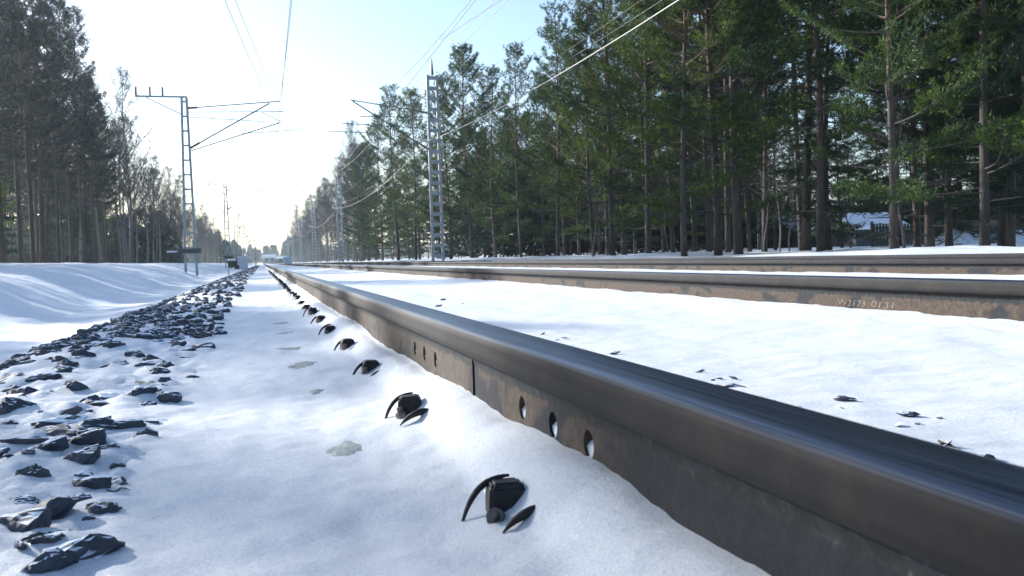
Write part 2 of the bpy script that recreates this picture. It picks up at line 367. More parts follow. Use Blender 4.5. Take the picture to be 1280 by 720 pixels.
def make_rail(x0,holes,name='rail'):
    r=empty(name,(x0,0,0))
    extrude('rail_head',head_profile(),0,YS,HEAD,r)
    w=.008
    up=[(-.0125,-.0455),(-.0105,-.050),(-.0088,-.055),(-w,ZWT)]
    upf=up+[(-x,z) for x,z in reversed(up)]
    dn=[(-w,ZWB),(-.010,-.127),(-.018,-.137),(-.07,-.149),(-.07,-.159)]
    dnf=[(x,z) for x,z in dn]+[(-x,z) for x,z in reversed(dn)]
    m=MB()
    def ext(profile):
        n=len(profile); vs=[(px,Yv,pz) for Yv in YS for px,pz in profile]
        fs=[(j*n+k,j*n+(k+1)%n,(j+1)*n+(k+1)%n,(j+1)*n+k) for j in range(len(YS)-1) for k in range(n)]
        m.add(vs,fs)
    # fillet strips left/right (open so that nothing is doubled inside the web)
    for sgn in (1,-1):
        for pr in (up,dn):
            n=len(pr); vs=[(px*sgn,Yv,pz) for Yv in YS for px,pz in pr]
            m.add(vs,[(j*n+k,j*n+k+1,(j+1)*n+k+1,(j+1)*n+k) for j in range(len(YS)-1) for k in range(n-1)])
    vs=[(sx*.07,Yv,-.159) for Yv in YS for sx in (-1,1)]
    m.add(vs,[(2*j,2*j+1,2*j+3,2*j+2) for j in range(len(YS)-1)])
    # flat web plate with bolt holes
    hs=sorted(holes); cuts=[YS[0]]; s=.024
    hc=-.085; rad=.0145
    segs=[]; last=YS[0]
    for hy in hs: segs.append((last,hy-s,0)); segs.append((hy-s,hy+s,hy)); last=hy+s
    segs.append((last,YS[-1],0))
    for sx in (-w,w):
        for a,b_,hy in segs:
            if not hy:
                m.add([(sx,a,ZWB),(sx,b_,ZWB),(sx,b_,ZWT),(sx,a,ZWT)],[(0,1,2,3)])
            else:
                K=32; ci=[];sq=[]
                for k in range(K):
                    an=2*PI*k/K; c,sn=math.cos(an),math.sin(an)
                    ci.append((sx,hy+rad*c,hc+rad*sn))
                    # point on rectangle border along the same ray
                    tx=s/abs(c) if abs(c)>1e-6 else 1e9
                    up_=(ZWT-hc) if sn>0 else (hc-ZWB)
                    tz=up_/abs(sn) if abs(sn)>1e-6 else 1e9
                    t=min(tx,tz); sq.append((sx,hy+t*c,hc+t*sn))
                # corners
                m.add(ci+sq,[(k,(k+1)%K,K+(k+1)%K,K+k) for k in range(K)])
                for cy_,cz_ in ((hy+s,ZWT),(hy-s,ZWT),(hy-s,ZWB),(hy+s,ZWB)):
                    an=math.atan2(cz_-hc,cy_-hy)%(2*PI); k=int(an/(2*PI)*K)
                    m.add([sq[k],sq[(k+1)%K],(sx,cy_,cz_)],[(0,1,2)])
    for hy in hs:
        K=32; vs=[]
        for sx in (-w,w):
            vs+=[(sx,hy+rad*math.cos(2*PI*k/K),hc+rad*math.sin(2*PI*k/K)) for k in range(K)]
        m.add(vs,[(k,(k+1)%K,K+(k+1)%K,K+k) for k in range(K)])
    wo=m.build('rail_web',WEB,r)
    return r
def Yhole(px,X):     # Y of an image column on the plane X
    z=F*X/(.965*(px-328)); return (z-X*sp_)/cp
RX=[.313,1.907,4.40,5.994]
holes1=[Yhole(p,.305) for p in (516,527.5,541,648,686,730)]
print('holes',holes1)
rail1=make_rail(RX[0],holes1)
tag(rail1,'nearest steel rail in front of the camera with round bolt holes through its rusty web','rail')
for hy in holes1:
    K=20; zc=-.085; rad=.0142; V=[]; ch=[]
    for k in range(K+1):
        a=PI+.28+(PI-.56)*k/K; ch.append((math.cos(a)*rad,math.sin(a)*rad))
    front=[(-.0048+.0012*abs(noise.noise(Vector((a*200,b*200,hy)))),hy+a,zc+b) for a,b in ch]
    back=[(.0062,hy+a,zc+b) for a,b in ch]
    n_=len(ch); tf=[(-.0005,hy+ch[0][0]*(1-t)+ch[-1][0]*t,zc-.0035+.0035*t+.0015*math.sin(t*9)) for t in [q/8 for q in range(9)]]
    tb_=[(.0062,p[1],p[2]+.003) for p in tf]
    mm_=MB(); o1=list(range(n_))+[n_+8-q for q in range(9)]
    pts=front+tf; off=len(pts); mm_.add(pts+back+tb_,[tuple(o1),tuple(i+off for i in o1)]+[(o1[i],o1[(i+1)%len(o1)],o1[(i+1)%len(o1)]+off,o1[i]+off) for i in range(len(o1))])
    mm_.build('packed_snow',SNOW2,rail1)
m=MB(); yj=Yhole(580,.300)
m.box(-.0108,-.0083,yj-.03,yj+.03,-.1225,-.0500)
m.build('weld_collar',WEB,rail1,bevel=.0012)
r2=make_rail(RX[1],[]); tag(r2,'second rail across the snow, dark with cream painted characters low on its web','rail')
r3=make_rail(RX[2],[]); tag(r3,'first rail of the far track, thin brown line beyond the painted rail','rail')
r4=make_rail(RX[3],[]); tag(r4,'farthest rail, beside the verge in front of the pine wood','rail')
# painted characters on second rail
def paint_word(word,pa,pb):
    cu=bpy.data.curves.new('txt','FONT'); cu.body=word; cu.size=.030; cu.extrude=.0003; cu.shear=.15; cu.offset=-.0003
    to=bpy.data.objects.new('txt',cu); C.objects.link(to)
    dg=bpy.context.evaluated_depsgraph_get(); tme=bpy.data.meshes.new_from_object(to.evaluated_get(dg))
    C.objects.unlink(to); bpy.data.objects.remove(to)
    for v in tme.vertices:
        q=noise.noise_vector(Vector((v.co.x*90+pa,v.co.y*90,0))); v.co.x+=q.x*.0016; v.co.y+=q.y*.0016+ .0015*math.sin(v.co.x*160)
    tx=link_mesh('painted_lettering',tme,CHALK,r2)
    yl=Yhole(pa,1.899); yr=Yhole(pb,1.899); wdt=max(v.co.x for v in tme.vertices)
    tx.scale=((yl-yr)/wdt,1,1); tx.rotation_euler=(R(90),0,R(-90)); tx.location=(-.0087,yl,-.0985)
    tag(tx,'faded cream painted characters on the rail web')
paint_word('W2173',1046,1081); paint_word('0131',1087,1117)

# ------------------------------------------------------------------ sleeper clips
def make_clip():
    r=empty('sleeper_clip',(CLIPX,CLIP_Y[0],0))
    # block head: tapered, slightly domed
    m=MB(); vs=[]
    lv=[(0.0185,-.03),(.0185,.022),(.0172,.034),(.0135,.0385)]
    for w_,z_ in lv:
        for i,j in ((-1,-1),(1,-1),(1,1),(-1,1)): vs.append((i*w_,j*w_*.95,z_))
    fs=[]
    for a in range(len(lv)-1):
        for k in range(4): fs.append((a*4+k,a*4+(k+1)%4,(a+1)*4+(k+1)%4,(a+1)*4+k))
    fs.append((3,2,1,0)); fs.append(tuple(12+k for k in range(4)))
    m.add(vs,fs); b=m.build('bolt_block',CLIP,r,bevel=.0022,smooth=False)
    # arm curving over the back of the block down to the left
    m=MB(); P=[]; RR=[]
    for k in range(13):
        t=k/12; a=R(10)+t*R(165)
        P.append((.006-.050*t -.006*math.sin(t*PI), .014-.012*t, .0405-.043*t**2.1)); RR.append(.0014+.0021*math.sin(PI*min(1,t*1.0)) )
    m.tube(P,RR,8); m.build('spring_arm',CLIP,r,smooth=True)
    m=MB(); P=[]; RR=[]
    for k in range(13):
        t=k/12
        P.append((-.014+.068*t, -.068+.030*t, +.005+.015*math.sin(PI*min(1,t*1.02))**.8 )); RR.append(.0008+.0046*math.sin(PI*t)**.8)
    m.tube(P,RR,8); m.build('spring_arm',CLIP,r,smooth=True)
    m=MB(); 
    vs=[];K=6
    for zz in (0,.012):
        for k in range(K):
            vs.append((.0095*math.cos(k*PI/3),.0095*math.sin(k*PI/3),zz))
    m.add(vs,[(k,(k+1)%K,K+(k+1)%K,K+k) for k in range(K)]+[tuple(range(K))[::-1],tuple(range(K,2*K))])
    m.tube([(0,0,.010),(0,0,.020)],.0055,10)
    n=m.build('nut',NUT,r,bevel=.0009); n.location=(-.012,-.024,.006); n.rotation_euler=(R(50),R(-35),0)
    return r
ordn=['first','second','third','fourth','fifth','sixth','seventh','eighth','ninth','tenth','eleventh','twelfth','thirteenth','fourteenth','fifteenth','sixteenth']
clip0=make_clip()
rr=random.Random(3)
for k,cy in enumerate(CLIP_Y):
    o=clip0 if k==0 else copy_tree(clip0)
    o.location=(CLIPX+(rr.uniform(-.003,.003) if k else 0),cy,ground(CLIPX,cy)-.011+(rr.uniform(-.002,.003) if k else .002))
    o.rotation_euler=(rr.uniform(-.08,.08),rr.uniform(-.08,.08),R(rr.uniform(-12,12)) if k else R(-6))
    if k: o.location.z+=rr.uniform(-.005,.004); o.children[1].rotation_euler=(rr.uniform(-.1,.1),rr.uniform(-.25,.15),rr.uniform(-.2,.2)); o.children[2].location=(rr.uniform(-.006,.006),rr.uniform(-.008,.008),rr.uniform(-.005,.002))
    if k<16: lab='dark sleeper clip poking from the snow beside the nearest rail, %s from the camera'%ordn[k]
    else: lab='tiny dark sleeper clip far up the nearest rail towards the horizon'
    tag(o,lab,'rail clip','sleeper clips along the nearest rail')
# ------------------------------------------------------------------ ice / grit patches on the sleeper ends
def patch(px,py,w,d,lab):
    dy=py-329+.03*(px-328); z=F*.258/dy; X,Y=at(px,z)
    m=MB(); K=22; vs=[(X,Y,ground(X,Y)+.0022)]
    for rgi in (.6,1):
        for k in range(K):
            a=2*PI*k/K; q=rgi*(1+.28*noise.noise(Vector((math.cos(a)*1.5+px,math.sin(a)*1.5,0))))
            q*=1+.3*noise.noise(Vector((math.cos(a)*4+px,math.sin(a)*4,2)))
            xx=X+w*.72*q*math.cos(a)+ .1*d*math.sin(a); yy=Y+d*.62*q*math.sin(a)
            vs.append((xx,yy,ground(xx,yy)+(.002 if rgi<1 else -.0006)))
    fs=[(0,1+k,1+(k+1)%K) for k in range(K)]+[(1+k,1+K+k,1+K+(k+1)%K,1+(k+1)%K) for k in range(K)]
    m.add(vs,fs); o=m.build('grit_patch',GRIT,smooth=True)
    tag(o,lab,'grit patch','grey grit patches showing through the snow')
patch(424,556,.036,.085,'grey gritty oval patch on the snow, largest and nearest the camera')
patch(391,487,.022,.05,'small grey smudge on the snow beside the third sleeper clip')
patch(374,455,.055,.10,'pale olive grit patch on the snow left of the fourth sleeper clip')
patch(360,433,.055,.08,'narrow grey streak on the shaded snow left of the fifth clip')
patch(354,415,.055,.07,'fourth grey streak up the snow, left of the sixth clip')
patch(349,402,.055,.07,'faint grey streak highest up the shaded snow, left of the seventh clip')

# ------------------------------------------------------------------ ballast stones
def rock_mesh(seed,flat):
    rr=random.Random(seed); bm=bmesh.new()
    for _ in range(16):
        v=Vector((rr.gauss(0,1),rr.gauss(0,1),rr.gauss(0,1))).normalized()*rr.uniform(.75,1)
        bm.verts.new((v.x*.55,v.y*.45,v.z*.42*flat))
    r=bmesh.ops.convex_hull(bm,input=bm.verts)
    bmesh.ops.delete(bm,geom=[v for v in bm.verts if not v.link_faces],context='VERTS')
    bmesh.ops.subdivide_edges(bm,edges=bm.edges[:],cuts=4,use_grid_fill=True)
    for v in bm.verts:
        v.co+=v.co.normalized()*.05*noise.noise(v.co*4+Vector((seed,0,0)))
        v.co+=v.co.normalized()*(.05*noise.noise(v.co*9+Vector((seed,5,0)))+.03*noise.noise(v.co*24+Vector((seed,9,0))))
    bmesh.ops.recalc_face_normals(bm,faces=bm.faces)
    me=bpy.data.meshes.new('ballast_stone'); bm.to_mesh(me); bm.free(); me.materials.append(ROCK); return me
rocks=[rock_mesh(100+i,[.8,1,.6,.9,.7,1.1][i%6]) for i in range(14)]
def put_rock(X,Y,s,lab,group,sink=.1,rr=random):
    o=bpy.data.objects.new('ballast_stone',rr.choice(rocks)); C.objects.link(o)
    o.location=(X,Y,ground(X,Y)+s*(sink-.13)); k=rr.uniform(.75,1.1)
    o.scale=(s*rr.uniform(1.0,1.4),s*rr.uniform(.7,1.0),s*k*.82); o.rotation_euler=(rr.uniform(-.4,.4),rr.uniform(-.35,.35),rr.choice((0,PI))+rr.gauss(-.1,.5))
    tag(o,lab,'stone',group); return o
# hand placed foreground stones: px, py, width px, label
hand=[(72,515,42,'peaked triangular dark stone standing alone among the foreground ballast'),
(58,541,62,'long humped dark stone just below the peaked triangular one'),
(50,560,44,'flat dark boulder lying in front of the long humped stone'),
(95,568,60,'craggy wide stone with snow in its cracks, right of the flat boulder'),
(136,570,26,'small dark stone leaning at the right end of the craggy stone'),
(30,588,56,'broad dark stone with a blue shadow, at the left edge of the heap'),
(22,618,46,'bent dark stone half under snow at the left edge, below the broad one'),
(60,648,42,'textured grey stone near the lower left corner'),
(45,664,50,'flat stone lying against the textured grey stone'),
(99,632,20,'little lone stone out on the smooth snow by the lower left stones'),
(10,672,30,'dark stone cut by the left edge near the bottom'),
(40,697,78,'lowest long black stone at the bottom left corner'),
(4,568,22,'small stone poking in at the left edge beside the flat boulder'),
(90,583,40,'low dark stone throwing a round blue shadow, below the craggy stone'),
(145,526,50,'wide dark stone at the right rim of the heap, level with the peaked stone'),
(175,535,32,'small flat stone right of the wide rim stone'),
(46,470,46,'big rounded dark stone in the upper left of the heap'),
(92,484,34,'dark stone to the right of the big rounded stone'),
(138,492,36,'blocky dark stone halfway up the right rim'),
(180,478,52,'long low stone with a snow cap on the right rim'),
(196,512,18,'pointed small stone on the right rim of the heap'),
(205,489,36,'thin slab of stone lying out on the smooth snow'),
(12,512,50,'ragged stone at the left edge level with the peaked stone'),
(236,464,16,'small stone farthest out on the smooth snow'),
(10,449,34,'dark upright stone on the crest at the left edge of the photo'),
(25,440,18,'pointed stone on the crest beside the upright one')]
cross=[]
sr=random.Random(21)
nst=0
for px,py,wpx,lab in hand:
    dy=py-329+.03*(px-328); z=F*.245/dy; X,Y=at(px,z); s=wpx*z/F
    put_rock(X,Y,s*(.86 if py>560 else 1.0),lab,'ballast stones of the shoulder heap',.12,sr); cross.append((X,Y,s)); nst+=1
cand=[]
while nst<285:
    t=sr.random()
    Y=.72+ (sr.random()**1.3)*4.4
    lo=-.80; hi=-.16-.04*min(1,Y/6)+.03*math.sin(Y*2.1)
    X=sr.uniform(lo,hi); s=sr.uniform(.036,.088)
    if Y<2.3 and sr.random()<.5: s*=.48
    if X> -.05*Y-.0 and False: continue
    if any((X-a)**2+(Y-b)**2<(.31*(s+c))**2 for a,b,c in cross): continue
    cross.append((X,Y,s)); nst+=1
    if Y<2.2: lab='small dark ballast stone between the big foreground stones'
    elif Y<5: lab=('larger' if s>.055 else 'smaller')+' dark snow-dusted ballast stone in the middle of the heap'
    else: lab=('larger' if s>.055 else 'smaller')+' dark ballast stone far along the heap beside the track'
    put_rock(X,Y,s,lab,'ballast stones of the shoulder heap',sr.uniform(-.02,.14),sr)
# the rest of the heap, uncountable towards the horizon
def rocks_stuff(name,n,fx):
    V=[];Fc=[];off=0
    meshes=[(np.array([v.co[:] for v in r.vertices]),[tuple(p.vertices) for p in r.polygons]) for r in [rock_mesh(300+i,.9) for i in range(3)]]
    hull=[]
    for (X,Y,s) in fx(n):
        vv,ff=sr.choice(meshes); a=sr.uniform(0,6.28); c_,s_=math.cos(a),math.sin(a)
        rot=np.array([[c_,-s_,0],[s_,c_,0],[0,0,1]])
        p=(vv*s)@rot.T+np.array([X,Y,ground(X,Y)+s*.04]); V.append(p); Fc+= [tuple(i+off for i in f) for f in ff]; off+=len(vv)
    me=bpy.data.meshes.new(name); me.from_pydata(np.concatenate(V).tolist(),[],Fc); me.update()
    return link_mesh(name,me,ROCK)
def far_heap(n):
    for _ in range(n):
        t=sr.random(); Y=3.4+ (sr.random()**2.2)*110; X=sr.uniform(-.8,-.2)
        if any(abs(Y-b)<.06 and (X-a)**2+(Y-b)**2<(.04)**2 for a,b,c in cross): continue
        yield X,Y,sr.uniform(.045,.08)
o=rocks_stuff('ballast_gravel',1500,far_heap); tag(o,'dark ballast gravel of the shoulder heap running to the horizon','gravel',kind='stuff')
# small stones and twigs between the rails of the near track
deb=[(675,415,10),(694,420,6),(703,419,9),(765,438,16),(872,458,12),(888,466,7),(896,464,9),(914,464,12),(912,477,20),(963,494,6),(995,500,8),(1053,493,24),(1050,500,8),(1133,508,30),(1120,524,16),(1144,520,13),(1172,512,9),(1180,547,18),(1228,563,30),(1276,408,8),(548,380,10),(576,376,9),(553,372,7),(1100,375,8)]
for i,(px,py,wpx) in enumerate(deb):
    dy=py-329+.03*(px-328); z=F*.225/dy; X,Y=at(px,z); s=max(.006,wpx*z/F)
    lab=['small dark stone chip on the bright snow between the near rails','large flat dark chip on the snow between the near rails'][wpx>=24]
    o=put_rock(X,Y,s,lab,'dark chips on the snow between the near rails',.24,sr); o.name='stone_chip'; o.scale.z*=.55
def twig(px0,py0,px1,py1,h,rad,lab):
    P=[]
    for k in range(6):
        t=k/5; px=px0+(px1-px0)*t; py=py0+(py1-py0)*t+ (2*math.sin(t*7)); dy=py-329+.03*(px-328); z=F*h/dy; X,Y=at(px,z); P.append((X,Y,ground(X,Y)+rad*.8))
    m=MB(); m.tube(P,[rad*.6,rad,rad*.9,rad*.8,rad*.6,rad*.2],6); o=m.build('twig',DEAD,smooth=True); tag(o,lab,'twig')
twig(122,605,152,600,.25,.0012,'thin dry twig lying on the smooth snow right of the small lone stone')
twig(893,476,930,478,.225,.002,'thin twig on the snow between the near rails')
twig(1170,544,1192,551,.225,.002,'short curved twig on the snow between the rails near the right edge')

# loose frost crystals glinting on the crust
fr=random.Random(77); V=[];Fc=[]
for k in range(15000):
    if k%3: Y=.5+fr.random()**1.4*2.6; X=fr.uniform(-.55,.30)
    else: Y=.5+fr.random()*2.2; X=fr.uniform(.36,1.6)
    z=ground(X,Y)+.0016; c=Vector((X,Y,z)); n=Vector((fr.gauss(0,.30),fr.gauss(0,.30),1)).normalized(); u=n.cross(Vector((fr.gauss(0,1),fr.gauss(0,1),0))).normalized(); w_=n.cross(u); q=fr.uniform(.0003,.00075)
    i0=len(V)
    for a in range(6): V.append((c+(u*math.cos(a*PI/3)+w_*math.sin(a*PI/3))*q)[:])
    Fc.append(tuple(range(i0,i0+6)))
FROST,nt_,b_=newmat('frost_crystal'); b_.inputs['Base Color'].default_value=(.93,.95,.98,1); b_.inputs['Metallic'].default_value=.0; b_.inputs['IOR'].default_value=2.2; b_.inputs['Roughness'].default_value=.14
me=bpy.data.meshes.new('frost_crystals'); me.from_pydata(V,[],Fc); me.update(); o=link_mesh('frost_crystals',me,FROST); tag(o,'tiny glinting frost crystals on the snow crust near the camera','frost',kind='stuff')

# ------------------------------------------------------------------ masts and overhead line
def lattice(m,x,y,z0,z1,wx0,wx1,wy,dz,ch=.07,bh=.035):
    """two channel legs with batten plates between them; the wide side faces the track direction"""
    for s in (-1,1):
        m.bar((x+s*wx0/2,y,z0),(x+s*wx1/2,y,z1),ch,wy)
    z=z0+dz
    while z<z1-.05:
        t=(z-z0)/(z1-z0); w=wx0+(wx1-wx0)*t
        m.box(x-w/2+ch/2+.002,x+w/2-ch/2-.002,y-wy*.35,y+wy*.35,z-bh,z+bh)
        z+=dz
def insulator(m,a,b,r=.055):
    a=Vector(a); b=Vector(b); P=[];RR=[]
    for k in range(15):
        P.append(a+(b-a)*k/14); RR.append(r if k%2 else r*.45)
    m.tube(P,RR,8)
def mast_left(X,Y,lab):
    r=empty('catenary_mast',(X,Y,0)); zb=ground(X,Y)-.1; top=7.25
    m=MB(); lattice(m,0,0,zb,top,.46,.20,.10,.62,.055)
    m.box(-.34,.34,-.02,.02,.55,.60)
    m.build('mast_frame',GALV,r)
    m=MB(); m.bar((-1.95,0,top+.02),(.12,0,top+.02),.07); m.bar((-1.5,0,top-.03),(-.12,0,top-.72),.04); m.build('crossarm',GALV,r)
    for dx in (-1.9,-1.35,-.85):
        m=MB(); insulator(m,(dx,0,top+.06),(dx,0,top+.42),.055); m.build('insulator',INS,r)
    m=MB()
    m.tube([(.14,0,top-.45),(3.95,0,top-.10)],.024,6)
    m.tube([(.14,0,top-.62),(4.1,0,top-.55)],.018,6)
    m.tube([(.16,0,top-2.15),(3.5,0,top-.20)],.030,6)
    m.tube([(3.2,0,top-.6),(4.0,0,top-.6-.4)],.014,6)
    m.build('cantilever',DARKST,r)
    m=MB(); m.tube([(.16,.5,top-2.2),(3.95,.5,top-.95)],.024,6); m.tube([(.14,.5,top-.75),(3.3,.5,top-.92)],.016,6); m.tube([(2.3,.5,top-1.45),(4.9,.5,top-1.25)],.016,6)
    m.build('cantilever',DARKST,r)
    for p,q in (((.14,0,top-.45),(.52,0,top-.42)),((.16,0,top-2.15),(.55,0,top-1.92))):
        m=MB(); insulator(m,p,q,.07); m.build('insulator',INS,r)
    m=MB(); m.box(-.40,.45,-.16,.0,.62,.82); m.build('cable_box',DARKST,r,bevel=.01)
    m=MB(); m.box(-.95,-.56,-.10,.06,.68,.74); m.build('snowy_shelf',SNOW2,r)
    tag(r,lab,'mast','overhead line masts left of the tracks'); return r
def mast_right(X,Y,lab):
    r=empty('catenary_mast',(X,Y,0)); zb=ground(X,Y)-.1; top=8.15
    m=MB(); lattice(m,0,0,zb,top,.46,.40,.12,.46,.11,.08)
    m.build('mast_frame',MASTG,r)
    m=MB(); m.tube([(0,0,top),(0,0,top+.35),(0,0,top+.75)],[.07,.05,.02],8); m.build('pin_insulator',DARKST,r)
    m=MB()
    m.tube([(-.2,0,top-1.65),(-3.6,0,top-1.15)],.022,6)
    m.tube([(-.2,0,top-1.85),(-3.2,0,top-1.85)],.018,6)
    m.tube([(-.2,0,top-3.3),(-3.5,0,top-1.2)],.028,6)
    m.tube([(-.2,.0,top-2.35),(-4.0,.0,top-2.15)],.016,6); m.tube([(-1.8,.3,top-2.55),(-4.6,.3,top-2.45)],.016,6)
    m.bar((-1.8,0,top-2.3),(-1.8,.3,top-2.55),.03)
    m.build('cantilever',DARKST,r)
    for p,q in (((-.25,0,top-1.66),(-.65,0,top-1.60)),((-.25,0,top-3.27),(-.62,0,top-3.04))):
        m=MB(); insulator(m,p,q,.07); m.build('insulator',INS,r)
    m=MB(); insulator(m,(-.25,-.1,5.2),(-.7,-.1,5.3),.08); m.build('insulator',INSW,r)
    tag(r,lab,'mast','overhead line masts right of the tracks'); return r
MY=[41,86,131,176,221,266]
LX,RXM=-2.9,7.55
mast_left(LX,MY[0],'nearest grey lattice mast at left with crossarm, three insulators and brackets over the track')
mast_right(RXM,MY[0]-1.5,'nearest grey lattice mast at right with pointed top pin, in front of the pines')
for k,Yy in enumerate(MY[1:]):
    w=['second','third','fourth','fifth','sixth'][k]
    mast_left(LX,Yy,'%s lattice mast along the left side, smaller with distance'%w)
    mast_right(RXM,Yy+4,'%s lattice mast along the right side, smaller with distance'%w)
def wire(name,stations,sag,rad,mat,lab,cat='wire',droppers=None):
    P=[]
    for (a,b) in zip(stations[:-1],stations[1:]):
        for k in range(16):
            t=k/16; p=Vector(a).lerp(Vector(b),t); p.z-=4*sag*t*(1-t); P.append(p)
    P.append(Vector(stations[-1]))
    m=MB(); m.tube(P,rad,5); o=m.build(name,mat,smooth=True); tag(o,lab,cat,'overhead wires above the tracks'); return o
MM=[-4]+MY
def stag(x,z,s=0): return [(x+(s if i%2 else -s),Y,z) for i,Y in enumerate(MM)]
wire('contact_wire',stag(.85,6.1,.12),.05,.009,WIRE,'contact wire above the near track')
wire('messenger_wire',stag(.92,7.2,.12),.9,.009,WIRE,'upper carrying wire above the near track')
wire('contact_wire',[(-3.2,-12,6.6),(.92,41,6.15)],.2,.008,WIRE,'overlap wire slanting in from the left to the bracket of the nearest left mast')
wire('messenger_wire',[(-3.5,-12,8.0),(.98,41,7.1)],.5,.008,WIRE,'upper overlap wire slanting in from the left to the nearest left mast')
wire('contact_wire',stag(5.0,6.1,.15),.05,.009,WIRE,'contact wire above the far track')
wire('messenger_wire',stag(5.2,7.3,.15),.9,.009,WIRE,'upper carrying wire above the far track')
RM=[-6]+[MY[0]-1.5]+[y+4 for y in MY[1:]]
wire('earth_wire',[(RXM,Y,8.85) for Y in RM],.7,.011,CABLE,'pale wire carried on the top pins of the right-hand masts')
wire('feeder_cable',[(RXM-.3,Y,5.25) for Y in RM],.75,.014,CABLE,'thick pale cable sagging across the pines to the right-hand masts','cable')
wire('feeder_wire',[(RXM-.55,Y,6.3) for Y in RM],.55,.005,WIRE,'thin feeder wire below the right-hand brackets')
wire('feeder_wire',[(RXM+.5,Y,6.0) for Y in RM],.8,.005,WIRE,'thin feeder wire on the forest side of the right-hand masts')
wire('feeder_wire',[(RXM-.45,Y,5.75) for Y in RM],.9,.005,WIRE,'lowest thin feeder wire near the right-hand mast')

# ------------------------------------------------------------------ trees
def tri_mesh(name,V,Fa,mat):
    me=bpy.data.meshes.new(name)
    V=np.asarray(V,dtype=np.float32); Fa=np.asarray(Fa,dtype=np.int32)
    me.vertices.add(len(V)); me.vertices.foreach_set('co',V.ravel())
    me.loops.add(Fa.size); me.loops.foreach_set('vertex_index',Fa.ravel())
    me.polygons.add(len(Fa)); me.polygons.foreach_set('loop_start',np.arange(0,Fa.size,Fa.shape[1],dtype=np.int32))
    me.update(calc_edges=True); me.validate(); me.materials.append(mat); return me
def tufts_mesh(name,P,D,S,blades,width,mat,seed):
    r=np.random.default_rng(seed); n=len(P)
    P=np.repeat(np.array(P),blades,0); D=np.repeat(np.array(D),blades,0); S=np.repeat(np.array(S),blades)
    d=D*.75+r.normal(0,.62,P.shape); d/=np.linalg.norm(d,axis=1,keepdims=True)+1e-9
    s=np.cross(d,r.normal(0,1,P.shape)); s/=np.linalg.norm(s,axis=1,keepdims=True)+1e-9
    L=(S*r.uniform(.6,1.15,len(S)))[:,None]; w=width*r.uniform(.7,1.3,len(S))[:,None]
    o=P+r.normal(0,.02,P.shape)
    a=o-s*w*.5+d*L*.1; b=o+s*w*.5+d*L*.1; c=o+d*L
    V=np.stack([a,b,c],1).reshape(-1,3)
    return tri_mesh(name,V,np.arange(len(V)).reshape(-1,3),mat)
